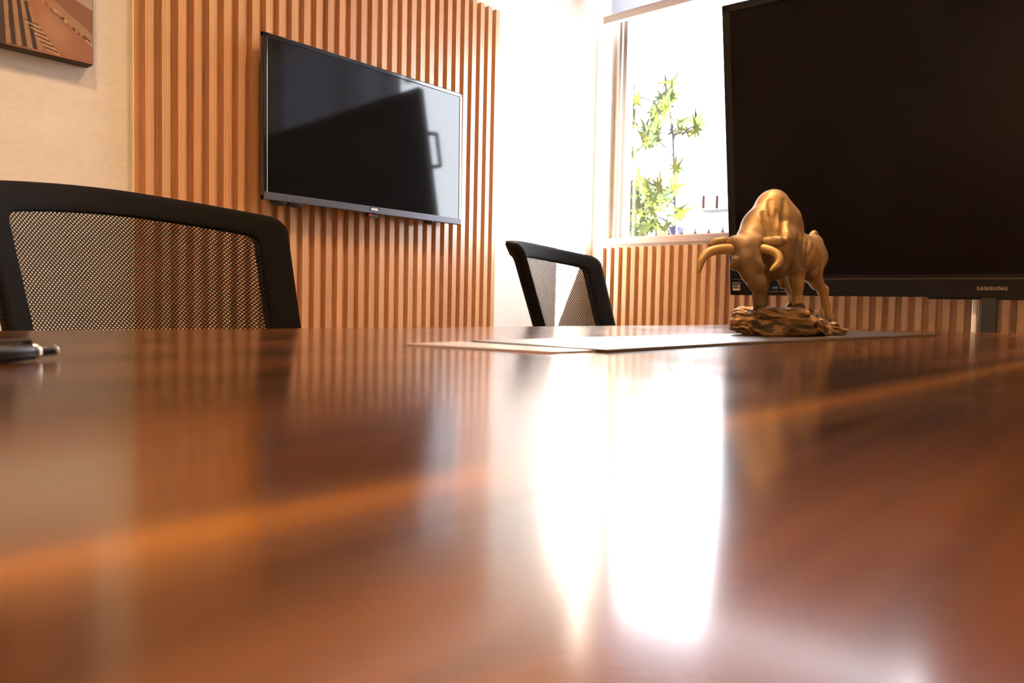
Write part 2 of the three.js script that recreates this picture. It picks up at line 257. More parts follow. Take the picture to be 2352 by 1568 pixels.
// ───────────────────────── wall television ─────────────────────────
const font = await new FontLoader().loadAsync('fonts/droid/droid_sans_bold.typeface.json');
const letters = (s, h, mat, name, parent, x, y, z, stretch = 1) => {
  const g = new TextGeometry(s, { font, size: h, depth: 0.0006, curveSegments: 4, bevelEnabled: false }); g.computeBoundingBox();
  const b = g.boundingBox; g.translate(-(b.min.x + b.max.x) / 2, 0, 0).scale(stretch, 1, 1).translate(x, y, z); return part(name, g, mat, parent);
};
{
  const g = thing('television', 'small black flat television mounted on the wood slat panel', 'television', [-1.845, 1.252, -1.4475], Math.PI / 2), tilt = 0.6 * RAD, W = 0.73, H = 0.43;
  const tv = (geo) => geo.translate(0, 0, 0.051).rotateX(-tilt);
  part('wall_bracket', join(box(-0.11, 0.11, -0.06, 0.06, 0.0, 0.006), box(-0.08, -0.05, -0.09, 0.09, 0.006, 0.022), box(0.05, 0.08, -0.09, 0.09, 0.006, 0.022)), M.black, g);
  part('housing', tv(join(rbox(W - 0.012, H - 0.012, 0.022, 0.006, 0, 0, -0.014), rbox(0.5, 0.25, 0.024, 0.008, 0, -0.06, -0.024))), M.black, g);
  const bz = 0.009, fw = 0.014;
  part('bezel', tv(join(rbox(W, fw, fw, 0.003, 0, H / 2 - fw / 2, -0.007), rbox(fw, H, fw, 0.003, -W / 2 + fw / 2, 0, -0.007), rbox(fw, H, fw, 0.003, W / 2 - fw / 2, 0, -0.007), rbox(W, fw, fw, 0.003, 0, -H / 2 + fw / 2, -0.007))), M.gloss, g);
  part('screen', tv(box(-W / 2 + bz, W / 2 - bz, -H / 2 + 0.02, H / 2 - bz, -0.004, -0.0012)), M.tvScreen, g);
  part('lower_bar', tv(rbox(W - 0.004, 0.0205, 0.013, 0.002, 0, -H / 2 + 0.0105, -0.0045)), M.greyBar, g, 'grey textured lower bar');
  part('logo_plate', tv(box(-0.019, 0.017, -H / 2 + 0.006, -H / 2 + 0.0185, 0.0018, 0.0026)), M.black, g);
  letters('onn.', 0.0095, std({ color: lin(0.9, 0.9, 0.9), roughness: 0.4 }), 'logo', g, 0.0, -H / 2 + 0.0085, 0.0026).geometry.translate(0, 0, 0.051).rotateX(-tilt);
  part('sensor_box', tv(rbox(0.036, 0.010, 0.014, 0.002, -0.002, -H / 2 - 0.005, -0.010)), std({ color: lin(0.03, 0.03, 0.03), roughness: 0.3 }), g);
  const led = tv(new THREE.SphereGeometry(0.0024, 10, 8).translate(-0.013, -H / 2 - 0.004, -0.003));
  part('standby_light', led, std({ color: lin(0.2, 0, 0), emissive: lin(1, 0.01, 0.02), emissiveIntensity: 2 }), g, 'red standby light');
  for (const [x, w] of [[-0.31, 0.05], [-0.26, 0.045], [0.235, 0.035]]) part('foot_socket', tv(new THREE.SphereGeometry(0.5, 16, 10).scale(w, 0.018, 0.03).translate(x, -H / 2 - 0.001, -0.016)), M.black, g);
}

// ───────────────────────── big display on its cart ─────────────────────────
{
  const W = 1.472, H = 0.910, tilt = 9.5 * RAD, cx = -0.371, cy = 1.273, cz = -2.361;
  const g = thing('display_cart', 'large black interactive display on a wheeled black stand', 'display', [cx, 0, cz], 3.0 * RAD);
  const d = new THREE.Group(); d.name = 'display'; d.position.set(0, cy, 0); d.rotation.x = tilt; g.add(d);
  part('housing', rbox(W - 0.004, H - 0.004, 0.034, 0.012, 0, 0, -0.0205), M.boardBezel, d);
  const L = 0.026, B = 0.054, T = 0.026;
  part('bezel', join(rbox(L, H, 0.012, 0.005, -W / 2 + L / 2, 0, -0.006), rbox(L, H, 0.012, 0.005, W / 2 - L / 2, 0, -0.006), rbox(W, T, 0.012, 0.005, 0, H / 2 - T / 2, -0.006), rbox(W, B, 0.012, 0.005, 0, -H / 2 + B / 2, -0.006)), M.boardBezel, d);
  part('screen', box(-W / 2 + L, W / 2 - L, -H / 2 + B + 0.012, H / 2 - T, -0.006, -0.003), M.boardScreen, d);
  part('trim_line', box(-W / 2 + 0.01, W / 2 - 0.01, -H / 2 + B - 0.0012, -H / 2 + B + 0.0002, -0.002, 0.0006), std({ color: lin(0.20, 0.15, 0.12), roughness: 0.35, metalness: 0.6 }), d);
  part('lower_lip', rbox(0.34, 0.008, 0.020, 0.002, 0.02, -H / 2 - 0.002, -0.014), M.boardBezel, d);
  letters('SAMSUNG', 0.0098, M.logoGrey, 'logo', d, 0.006, -H / 2 + 0.0215, 0.0002, 1.12);
  // energy label print
  const cv = document.createElement('canvas'); cv.width = cv.height = 128; const k = cv.getContext('2d');
  k.fillStyle = '#171313'; k.fillRect(0, 0, 128, 128); k.strokeStyle = '#cdbcae'; k.lineWidth = 5; k.strokeRect(4, 4, 120, 120); k.beginPath(); k.arc(64, 84, 56, Math.PI * 1.1, Math.PI * 1.9); k.stroke();
  k.fillStyle = '#cdbcae'; k.font = 'italic bold 34px serif'; k.fillText('energy', 12, 76); k.beginPath(); for (let i = 0; i < 10; i++) { const r = i % 2 ? 8 : 19, a = -Math.PI / 2 + i * Math.PI / 5; k.lineTo(98 + r * Math.cos(a), 60 + r * Math.sin(a)); } k.fill();
  k.fillRect(6, 96, 116, 28); k.fillStyle = '#3a302c'; k.font = 'bold 15px sans-serif'; k.fillText('ENERGY STAR', 12, 116);
  const t = new THREE.CanvasTexture(cv); t.colorSpace = THREE.SRGBColorSpace; t.magFilter = THREE.LinearFilter;
  part('energy_sticker', new THREE.PlaneGeometry(0.0255, 0.0275).translate(-W / 2 + 0.0235, -H / 2 + 0.0300, 0.0004), std({ map: t, roughness: 0.6 }), d);
  const ports = [];
  for (const [x, w, m] of [[0.103, 0.008, M.print], [0.128, 0.020, M.black], [0.152, 0.017, M.usb], [0.176, 0.017, M.usb]]) {
    part('port', rbox(w, 0.0068, 0.0012, 0.0005, -W / 2 + x, -H / 2 + 0.026, 0.0004, 1), m, d);
    ports.push(box(-W / 2 + x - 0.010, -W / 2 + x + 0.010, -H / 2 + 0.0130, -H / 2 + 0.0146, 0, 0.0004));
  }
  part('port_marking', join(...ports), M.logoGrey, d);
  for (const s of [-1, 1]) { // D-shaped carrying handle on the back, near each side edge
    const x = s * (W / 2 - 0.03), c = new THREE.CurvePath(), p = [V(x, 0.075, -0.03), V(x, 0.070, -0.10), V(x, -0.070, -0.10), V(x, -0.075, -0.03)];
    part('carry_handle', new THREE.TubeGeometry(new THREE.CatmullRomCurve3([p[0], p[0].clone().lerp(p[1], 0.8), p[1], p[1].clone().lerp(p[2], 0.12), p[1].clone().lerp(p[2], 0.88), p[2], p[3].clone().lerp(p[2], 0.8), p[3]], false, 'catmullrom', 0.2), 48, 0.009, 10).translate(0, 0.19, 0), M.black, d);
  }
  part('mount_plate', rbox(0.5, 0.4, 0.03, 0.004, 0, -0.05, -0.052), M.black, d);
  // stand
  const zc = -0.10;
  for (const x of [0.0, 0.145]) part('column', rbox(0.040, 1.22, 0.045, 0.006, x, 0.06 + 0.61, zc), M.black, g);
  part('cable_cover', rbox(0.013, 0.80, 0.016, 0.004, -0.036, 0.50, zc - 0.01), std({ color: lin(0.86, 0.86, 0.87), roughness: 0.35 }), g, 'white cable cover');
  part('base_beam', rbox(0.30, 0.05, 0.06, 0.008, 0.07, 0.085, zc), M.black, g);
  for (const x of [-0.30, 0.44]) part('base_foot', rbox(0.06, 0.04, 0.46, 0.01, x, 0.095, zc + 0.06), M.black, g);
  part('cross_beam', rbox(0.80, 0.04, 0.05, 0.008, 0.07, 0.095, zc), M.black, g);
  for (const x of [-0.30, 0.44]) for (const z of [-0.13, 0.25]) part('caster', new THREE.CylinderGeometry(0.036, 0.036, 0.026, 20).rotateZ(Math.PI / 2).translate(x, 0.0365, zc + z), M.cushion, g);
}

// ───────────────────────── mesh-back office chairs ─────────────────────────
const weaveBump = tex(128, 128, (x, y) => { const d = ((x + y) % 16) < 8 ? 1 : 0, e = ((x - y + 128) % 16) < 8 ? 1 : 0, v = 90 + 90 * d + 40 * e; return [v, v, v]; }, false);
const weaveCol = tex(128, 128, (x, y) => { const a = Math.sin((x + y) * Math.PI / 8), b = Math.sin((x - y) * Math.PI / 8), v = 160 + 75 * a + 20 * b; return [v, v * 0.96, v * 0.93]; });
for (const t of [weaveBump, weaveCol]) t.repeat.set(5.7, 5.7);
const CH = {
  frame: phy({ color: lin(0.0095, 0.0078, 0.0075), roughness: 0.85, specularIntensity: 0.25, map: weaveCol, bumpMap: weaveBump, bumpScale: 0.0006 }),
  mesh: phy({ color: lin(0.009, 0.0075, 0.0075), roughness: 0.85, specularIntensity: 0.35 }),
  plastic: std({ color: lin(0.013, 0.013, 0.014), roughness: 0.45 }),
};
function makeChair() {
  const g = new THREE.Group(), TILT = 20.2 * RAD;
  // backrest sheet: a across (-z local is the far end), y up; returns the point pushed out by d along the front
  const half = (y) => 0.2484 + 0.0148 * (y - 0.70) / 0.22;
  const S = (a, y, d) => V(-(y - 0.733) * Math.tan(TILT) + 0.0884 * (Math.abs(a / 0.235) ** 2.3 - 1) + d, y, -a);
  // closed outline as (a, y), inset by e
  const outline = (eS, eT, eB, r, n = 40) => {
    const top = (a) => 0.967 - 0.0207 * (a / 0.22) ** 2 - eT, y0 = 0.45 + eB, p = [];
    const hw = (y) => half(y) - eS, yr = top(hw(0.93) - r) - r;
    for (let i = 0; i <= n; i++) p.push([hw(y0) - 0.03 + 0.03 * Math.min(1, i / 3), y0].map((v, j) => (j ? y0 + (yr - y0) * (i / n) : hw(y0 + (yr - y0) * (i / n)))));
    for (let i = 1; i <= 8; i++) { const t = i / 8 * Math.PI / 2, c = hw(yr) - r; const a = c + r * Math.cos(t); p.push([a, Math.min(top(a), yr + r * Math.sin(t))]); }
    const aR = hw(yr) - r; for (let i = 1; i < n; i++) { const a = aR - 2 * aR * i / n; p.push([a, top(a)]); }
    const left = p.slice(0, n + 9).map(([a, y]) => [-a, y]).reverse(); p.push(...left);
    for (let i = 1; i < n; i++) { const a = -hw(y0) + 2 * hw(y0) * i / n; p.push([a, y0]); }
    return p;
  };
  const O = outline(0, 0, 0, 0.030), I = outline(0.0455, 0.0475, 0.05, 0.018), N = O.length;
  const sec = [[0, -0.022], [0, -0.004], [0.06, 0.004], [0.25, 0.008], [0.75, 0.0085], [0.94, 0.0075], [1, 0.0050], [1, -0.012], [0.8, -0.024], [0.2, -0.028]], pos = [], uv = [], idx = [];
  for (let i = 0; i <= N; i++) sec.forEach(([t, d], j) => { const o = O[i % N], q = I[i % N], a = o[0] + (q[0] - o[0]) * t, y = o[1] + (q[1] - o[1]) * t, v = S(a, y, d); pos.push(v.x, v.y, v.z); uv.push(a * 3.2, y * 3.2); });
  const K = sec.length; for (let i = 0; i < N; i++) for (let j = 0; j < K; j++) { const a = i * K + j, b = i * K + (j + 1) % K, c = a + K, d = b + K; idx.push(a, b, c, b, d, c); }
  const fg = new THREE.BufferGeometry(); fg.setAttribute('position', new THREE.Float32BufferAttribute(pos, 3)); fg.setAttribute('uv', new THREE.Float32BufferAttribute(uv, 2)); fg.setIndex(idx); fg.computeVertexNormals();
  part('back_frame', fg, CH.frame, g);
  // open mesh: two families of diagonal strands
  const mp = [], mi = [], P = outline(0.036, 0.039, 0.040, 0.020);
  const inside = (a, y) => { let c = false; for (let i = 0, j = P.length - 1; i < P.length; j = i++) if ((P[i][1] > y) !== (P[j][1] > y) && a < (P[j][0] - P[i][0]) * (y - P[i][1]) / (P[j][1] - P[i][1]) + P[i][0]) c = !c; return c; };
  const step = 0.0050, wd = 0.00104, ang = 42.5 * RAD;
  for (const f of [1, -1]) {
    const dx = Math.cos(ang) * f, dy = Math.sin(ang), nx = -dy, ny = dx;
    for (let k = -80; k <= 80; k++) {
      let prev = null;
      for (let s = -0.38; s <= 0.38; s += 0.012) {
        const a = nx * k * step + dx * s, y = 0.69 + ny * k * step + dy * s;
        if (!inside(a, y)) { prev = null; continue; }
        const base = mp.length / 3;
        for (const [u, w] of [[-wd, 0], [0, 0.0007], [wd, 0], [0, -0.0007]]) { const v = S(a + nx * u, y + ny * u, 0.004 + w + f * 0.0002); mp.push(v.x, v.y, v.z); }
        if (prev !== null) for (let j = 0; j < 4; j++) { const b = prev + j, c = prev + (j + 1) % 4, e = base + j, h = base + (j + 1) % 4; mi.push(b, c, e, c, h, e); }
        prev = base;
      }
    }
  }
  const mg = new THREE.BufferGeometry(); mg.setAttribute('position', new THREE.Float32BufferAttribute(mp, 3)); mg.setIndex(mi); mg.computeVertexNormals();
  part('back_mesh', mg, CH.mesh, g, 'see-through black mesh');
  // lumbar bar, spine, seat, arms, base
  const lb = []; for (let i = 0; i <= 12; i++) { const a = -0.18 + 0.36 * i / 12; lb.push(S(a, 0.585, -0.016)); }
  part('lumbar_bar', new THREE.TubeGeometry(new THREE.CatmullRomCurve3(lb), 24, 0.014, 8), CH.plastic, g);
  part('spine', new THREE.TubeGeometry(new THREE.CatmullRomCurve3([V(-0.085, 0.64, 0), V(-0.062, 0.53, 0), V(-0.005, 0.42, 0), V(0.10, 0.39, 0), V(0.24, 0.39, 0)]), 24, 0.022, 8), CH.plastic, g);
  part('seat', rbox(0.46, 0.07, 0.47, 0.03, 0.245, 0.455, 0, 4), M.cushion, g);
  part('seat_pan', rbox(0.36, 0.03, 0.34, 0.01, 0.235, 0.409, 0), CH.plastic, g);
  for (const s of [-1, 1]) {
    const arm = new THREE.CatmullRomCurve3([V(0.19, 0.41, s * 0.16), V(0.19, 0.42, s * 0.255), V(0.185, 0.52, s * 0.275), V(0.18, 0.605, s * 0.272)]);
    const m = part('armrest', new THREE.TubeGeometry(arm, 20, 0.014, 8), CH.plastic, g); part('arm_pad', rbox(0.23, 0.022, 0.07, 0.01, 0.17, 0.615, s * 0.268), M.cushion, m);
  }
  part('gas_lift', join(new THREE.CylinderGeometry(0.025, 0.025, 0.22, 20).translate(0.235, 0.205, 0), new THREE.CylinderGeometry(0.014, 0.014, 0.12, 16).translate(0.235, 0.34, 0)), CH.plastic, g);
  for (let i = 0; i < 5; i++) {
    const t = i * Math.PI * 2 / 5 + 0.3, c = Math.cos(t), s = Math.sin(t);
    const l = part('base_arm', bar(V(0.235 + 0.02 * c, 0.115, 0.02 * s), V(0.235 + 0.27 * c, 0.085, 0.27 * s), 0.017), CH.plastic, g);
    part('caster', new THREE.CylinderGeometry(0.029, 0.029, 0.045, 18).rotateZ(Math.PI / 2).rotateY(-t + 0.6).translate(0.235 + 0.28 * c, 0.0295, 0.28 * s), M.cushion, l);
  }
  return g;
}
const chair0 = makeChair();
for (const [x, z, yaw, label] of [[-1.245, -0.589, 5.4, 'black mesh-back office chair between the canvas picture and television'], [-1.300, -1.805, 11.6, 'black mesh-back office chair beside the sunlit window corner']]) {
  const c = chair0.clone(); c.name = numbered('office_chair'); c.position.set(x, 0, z); c.rotation.y = yaw * RAD;
  c.userData = { label, category: 'chair', group: 'mesh office chairs along the table' }; scene.add(c);
}

// ───────────────────────── bull statue ─────────────────────────
const smin = (a, b, k) => { const h = Math.max(k - Math.abs(a - b), 0) / k; return Math.min(a, b) - h * h * k * 0.25; };
const smax = (a, b, k) => -smin(-a, -b, k);
// tapered capsule chain → list of segments [ax,ay,az,bx,by,bz,ra,rb]
const chain = (pts, k) => { const s = []; for (let i = 0; i + 1 < pts.length; i++) { const a = at(pts[i][0], pts[i][1], pts[i][2]), b = at(pts[i + 1][0], pts[i + 1][1], pts[i + 1][2]); s.push([a.x, a.y, a.z, b.x - a.x, b.y - a.y, b.z - a.z, pts[i][3] / 1000, pts[i + 1][3] / 1000, k / 1000]); } return s; };
const seg = (s, x, y, z) => { const px = x - s[0], py = y - s[1], pz = z - s[2], dd = s[3] * s[3] + s[4] * s[4] + s[5] * s[5]; let t = (px * s[3] + py * s[4] + pz * s[5]) / (dd || 1e-9); t = t < 0 ? 0 : t > 1 ? 1 : t; const qx = px - s[3] * t, qy = py - s[4] * t, qz = pz - s[5] * t; return Math.sqrt(qx * qx + qy * qy + qz * qz) - (s[6] + (s[7] - s[6]) * t); };
function surfaceNets(f, lo, hi, h) {
  const nx = Math.ceil((hi.x - lo.x) / h) + 1, ny = Math.ceil((hi.y - lo.y) / h) + 1, nz = Math.ceil((hi.z - lo.z) / h) + 1, F = new Float32Array(nx * ny * nz), B = 6;
  for (let k0 = 0; k0 < nz; k0 += B) for (let j0 = 0; j0 < ny; j0 += B) for (let i0 = 0; i0 < nx; i0 += B) {
    const d = f(lo.x + (i0 + B / 2) * h, lo.y + (j0 + B / 2) * h, lo.z + (k0 + B / 2) * h), far = Math.abs(d) > B * h * 1.1 + 0.006;
    for (let k = k0; k < Math.min(nz, k0 + B); k++) for (let j = j0; j < Math.min(ny, j0 + B); j++) for (let i = i0; i < Math.min(nx, i0 + B); i++) F[(k * ny + j) * nx + i] = far ? d : f(lo.x + i * h, lo.y + j * h, lo.z + k * h);
  }
  const id = new Int32Array(F.length).fill(-1), pos = [], idx = [];
  for (let k = 0; k < nz - 1; k++) for (let j = 0; j < ny - 1; j++) for (let i = 0; i < nx - 1; i++) {
    let n = 0, sx = 0, sy = 0, sz = 0;
    const v = (a, b, c) => F[((k + c) * ny + j + b) * nx + i + a];
    const e = (a, b, c, d, g, m) => { const p = v(a, b, c), q = v(d, g, m); if ((p < 0) !== (q < 0)) { const t = p / (p - q); sx += a + (d - a) * t; sy += b + (g - b) * t; sz += c + (m - c) * t; n++; } };
    for (const a of [0, 1]) for (const b of [0, 1]) { e(0, a, b, 1, a, b); e(a, 0, b, a, 1, b); e(a, b, 0, a, b, 1); }
    if (n) { id[(k * ny + j) * nx + i] = pos.length / 3; pos.push(lo.x + (i + sx / n) * h, lo.y + (j + sy / n) * h, lo.z + (k + sz / n) * h); }
  }
  const I = (i, j, k) => id[(k * ny + j) * nx + i], quad = (a, b, c, d, flip) => { if (a < 0 || b < 0 || c < 0 || d < 0) return; flip ? idx.push(a, c, b, a, d, c) : idx.push(a, b, c, a, c, d); };
  for (let k = 1; k < nz - 1; k++) for (let j = 1; j < ny - 1; j++) for (let i = 1; i < nx - 1; i++) {
    const o = F[(k * ny + j) * nx + i] < 0;
    if (o !== F[(k * ny + j) * nx + i + 1] < 0) quad(I(i, j - 1, k - 1), I(i, j, k - 1), I(i, j, k), I(i, j - 1, k), !o);
    if (o !== F[(k * ny + j + 1) * nx + i] < 0) quad(I(i - 1, j, k - 1), I(i - 1, j, k), I(i, j, k), I(i, j, k - 1), !o);
    if (o !== F[((k + 1) * ny + j) * nx + i] < 0) quad(I(i - 1, j - 1, k), I(i, j - 1, k), I(i, j, k), I(i - 1, j, k), !o);
  }
  const g = new THREE.BufferGeometry(); g.setAttribute('position', new THREE.Float32BufferAttribute(pos, 3)); g.setIndex(idx); g.computeVertexNormals(); return g;
}
{
  const base = V(-0.425, TY + 0.0031, -1.105);
  const bodySegs = [
    ...chain([[1778, 467, 1.100, 20], [1784, 505, 1.100, 29], [1790, 565, 1.098, 36]], 12),                 // hump and shoulders
    ...chain([[1768, 478, 1.092, 21], [1744, 520, 1.070, 22], [1716, 564, 1.046, 20]], 12),                 // neck
    ...chain([[1772, 562, 1.075, 32], [1776, 604, 1.072, 24]], 12),                                         // chest
    ...chain([[1800, 572, 1.112, 35], [1828, 582, 1.150, 30], [1850, 584, 1.186, 27]], 9),                  // barrel and rump
    ...chain([[1812, 596, 1.082, 23], [1812, 556, 1.076, 17]], 7),                                          // near shoulder
    ...chain([[1818, 500, 1.092, 12], [1824, 520, 1.100, 11], [1820, 548, 1.098, 10]], 7),                  // shoulder blade
    ...chain([[1868, 560, 1.186, 15], [1870, 590, 1.174, 19], [1864, 626, 1.168, 15], [1876, 650, 1.176, 9.2], [1890, 666, 1.188, 7.6], [1896, 700, 1.190, 5.9], [1902, 724, 1.190, 6.0], [1905, 733, 1.188, 6.8]], 6),
    ...chain([[1832, 600, 1.190, 18], [1824, 640, 1.185, 10], [1816, 662, 1.180, 7], [1820, 688, 1.170, 5.2], [1816, 704, 1.164, 6.2]], 7),
    ...chain([[1797, 632, 1.128, 11], [1799, 654, 1.122, 5.5]], 7),
    ...chain([[1820, 586, 1.080, 18], [1829, 616, 1.076, 13], [1829, 640, 1.076, 9.4], [1829, 652, 1.076, 8.8], [1830, 664, 1.080, 7.4], [1831, 686, 1.084, 6.4], [1833, 698, 1.082, 7.8]], 6),
    ...chain([[1757, 596, 1.080, 18], [1748, 636, 1.076, 12.5], [1746, 656, 1.075, 10.2], [1744, 676, 1.078, 8.2], [1745, 690, 1.078, 8.4], [1745, 700, 1.076, 9.0]], 6),
    ...chain([[1712, 578, 1.032, 19.5], [1717, 600, 1.026, 17.5], [1727, 626, 1.022, 13.8], [1738, 648, 1.020, 11.2], [1741, 656, 1.022, 10]], 6), // head
    ...chain([[1722, 612, 1.036, 13], [1741, 650, 1.034, 9.5]], 6),
    ...chain([[1686, 612, 1.024, 5.8], [1689, 598, 1.022, 6.2]], 4),                                        // brows
    ...chain([[1738, 602, 1.011, 5.0], [1750, 613, 1.014, 4.6]], 4),
    ...chain([[1722, 654, 1.016, 3.6], [1727, 660, 1.018, 3.2]], 3), ...chain([[1750, 648, 1.012, 3.6], [1753, 656, 1.014, 3.2]], 3), // nostrils
    ...chain([[1690, 560, 1.034, 12], [1736, 560, 1.034, 12]], 6),                                          // poll
    ...chain([[1862, 546, 1.205, 6], [1870, 537, 1.212, 5], [1880, 552, 1.222, 4.6], [1887, 575, 1.224, 4.4], [1889, 606, 1.222, 4.6]], 4),
  ];
  const raw = (x, y, z) => { let d = 1e9; for (const s of bodySegs) { const e = seg(s, x, y, z); d = e - d > s[8] ? d : smin(d, e, s[8]); } return d; };
  const surf = (px, py) => { for (let t = 0.95; t < 1.3; t += 0.0015) { const p = at(px, py, t); if (raw(p.x, p.y, p.z) < 0) return t; } return null; };
  // skin folds: shallow grooves along the flank
  const folds = [];
  for (const [r, ...line] of [
    [5.4, [1768, 460], [1775, 494], [1784, 528], [1791, 552]], [5.0, [1754, 486], [1761, 512], [1766, 536], [1766, 550]], [4.4, [1786, 486], [1782, 512], [1782, 540]],
    [5.4, [1802, 458], [1801, 500], [1800, 536], [1797, 550]], [4.6, [1836, 534], [1836, 562], [1828, 596]],
    [4.4, [1847, 540], [1847, 572], [1842, 602]], [4.2, [1858, 548], [1857, 572], [1850, 600]], [4.6, [1869, 566], [1858, 592], [1848, 616]],
    [4.4, [1826, 604], [1814, 622], [1804, 628]], [3.4, [1732, 622], [1748, 628]], [4.6, [1752, 566], [1757, 592], [1762, 610]], [4.0, [1804, 572], [1800, 596], [1804, 614]]]) {
    const pts = line.map(([a, b]) => { const t = surf(a, b); return t && [a, b, t - 0.0026, r]; }).filter(Boolean);
    if (pts.length > 1) { pts[0][3] *= 0.6; pts[pts.length - 1][3] *= 0.6; folds.push(...chain(pts, 1)); }
  }
  const bull = (x, y, z) => { let d = raw(x, y, z); if (Math.abs(d) < 0.012) for (const s of folds) d = smax(d, -seg(s, x, y, z), 0.004); return d; };
  const bend = (pts, n = 14) => { const c = new THREE.CatmullRomCurve3(pts.map((p) => V(p[0], p[1], p[2] * 1000))), r = new THREE.CatmullRomCurve3(pts.map((p) => V(p[3], 0, 0))); return [...Array(n + 1)].map((_, i) => { const q = c.getPoint(i / n); return [q.x, q.y, q.z / 1000, r.getPoint(i / n).x]; }); };
  const hornSegs = [chain(bend([[1684, 572, 1.030, 6.6], [1652, 573, 1.024, 6.0], [1627, 580, 1.018, 5.3], [1612, 597, 1.013, 4.5], [1605, 624, 1.010, 2.4]]), 3), chain(bend([[1742, 570, 1.030, 6.0], [1768, 575, 1.020, 5.3], [1787, 586, 1.012, 4.7], [1790, 601, 1.007, 4.2], [1771, 620, 1.002, 2.3]]), 3)];
  const hooves = [chain([[1745, 703, 1.076, 8.6], [1745, 708, 1.075, 9.2]], 2), chain([[1834, 702, 1.081, 7.6], [1836, 708, 1.080, 8.4]], 2), chain([[1907, 737, 1.187, 6.6], [1910, 744, 1.185, 7.6]], 2), chain([[1816, 705, 1.163, 6.8], [1815, 709, 1.162, 7.2]], 2)];
  const rockSegs = [
    ...chain([[1706, 742, 1.085, 17], [1760, 748, 1.075, 24], [1830, 746, 1.078, 24], [1862, 744, 1.092, 17]], 10),
    ...chain([[1712, 728, 1.135, 18], [1780, 738, 1.130, 24], [1845, 742, 1.130, 22]], 10),
    ...chain([[1745, 738, 1.160, 18], [1820, 738, 1.165, 18]], 10),
    ...chain([[1872, 752, 1.120, 15], [1900, 766, 1.150, 12], [1932, 768, 1.160, 8]], 8),
    ...chain([[1880, 754, 1.180, 13], [1912, 758, 1.190, 11]], 8),
  ];
  const topY = 0.7845;
  const rock = (x, y, z) => {
    let d = 1e9; for (const s of rockSegs) { const e = seg(s, x, y, z); d = e - d > s[8] ? d : smin(d, e, s[8]); }
    if (Math.abs(d) < 0.02) {
      const w = fbm(x * 30, y * 30, z * 30, 3), st = fbm(x * 26 + w * 2, y * 230 + w * 9 + x * 60, z * 26, 3), f = fbm(x * 130, y * 420, z * 130, 3);
      d += (0.5 - st) * 0.012 + (0.5 - w) * 0.016 + (0.5 - f) * 0.005;
    }
    d = smax(d, y - (topY + 0.004 * (fbm(x * 60, 1, z * 60, 3) - 0.5)), 0.008);
    return Math.max(d, base.y - y);
  };
  const g = thing('bull_statue', 'antique gold bull statue with lowered horns on a rock base', 'statue', [base.x, base.y, base.z]);
  const grain = (geo, f) => { const p = geo.attributes.position, c = new Float32Array(p.count * 3); for (let i = 0; i < p.count; i++) { const v = f(p.getX(i), p.getY(i), p.getZ(i)); c.set(v, i * 3); } geo.setAttribute('color', new THREE.BufferAttribute(c, 3)); return geo; };
  const put = (geo) => geo.translate(-base.x, -base.y, -base.z);
  const box0 = V(-0.56, TY - 0.01, -1.30), box1 = V(-0.30, 0.98, -0.93);
  const gold = std({ vertexColors: true, color: 0xffffff, roughness: 0.5, metalness: 0.35 });
  const tone = (x, y, z) => { const n = fbm(x * 26, y * 20, z * 26, 4), q = Math.min(1, Math.max(0, (n - 0.36) * 3.2)); return [0.16 + 0.26 * q, 0.094 + 0.170 * q, 0.038 + 0.058 * q]; };
  part('bull_figure', put(grain(surfaceNets(bull, box0, box1, 0.0018), tone)), gold, g);
  const earSegs = [chain([[1694, 557, 1.048, 5.4], [1662, 555, 1.048, 6.6], [1644, 558, 1.047, 6.4], [1632, 562, 1.046, 3]], 3), chain([[1734, 558, 1.036, 5.4], [1762, 556, 1.030, 6.4], [1782, 555, 1.024, 7.0], [1793, 555, 1.021, 5.8], [1801, 555, 1.020, 3.2]], 3)];
  for (const h of earSegs) part('ear', put(grain(surfaceNets((x, y, z) => { let d = 1e9; for (const s of h) d = smin(d, seg(s, x, y, z), 0.004); return d; }, V(-0.57, 0.82, -1.07), V(-0.36, 0.90, -0.90), 0.0014), tone)), gold, g);
  for (const h of hornSegs) part('horn', put(grain(surfaceNets((x, y, z) => { let d = 1e9; for (const s of h) d = smin(d, seg(s, x, y, z), 0.003); return d; }, V(-0.57, 0.80, -1.07), V(-0.36, 0.90, -0.88), 0.0014), () => [0.44, 0.28, 0.10])), gold, g);
  const hoofMat = std({ color: lin(0.07, 0.048, 0.032), roughness: 0.45, metalness: 0.2 });
  for (const h of hooves) { const [s] = h, c = V(s[0], s[1], s[2]); part('hoof', put(surfaceNets((x, y, z) => seg(s, x, y, z), c.clone().addScalar(-0.02), c.clone().addScalar(0.02), 0.0016)), hoofMat, g, 'dark grey hoof'); }
  const stone = std({ vertexColors: true, color: 0xffffff, roughness: 0.5, metalness: 0.45 });
  part('rock_base', put(grain(surfaceNets(rock, V(-0.58, TY - 0.004, -1.34), V(-0.28, 0.80, -0.96), 0.0017), (x, y, z) => { const w = fbm(x * 30, y * 30, z * 30, 3), st = fbm(x * 60 + w * 3, y * 330 + w * 9 + x * 70, z * 60, 4), q = Math.min(1, Math.max(0, (st - 0.34) * 3.4)); return [0.060 + 0.34 * q, 0.034 + 0.195 * q, 0.014 + 0.072 * q]; })), stone, g);
}

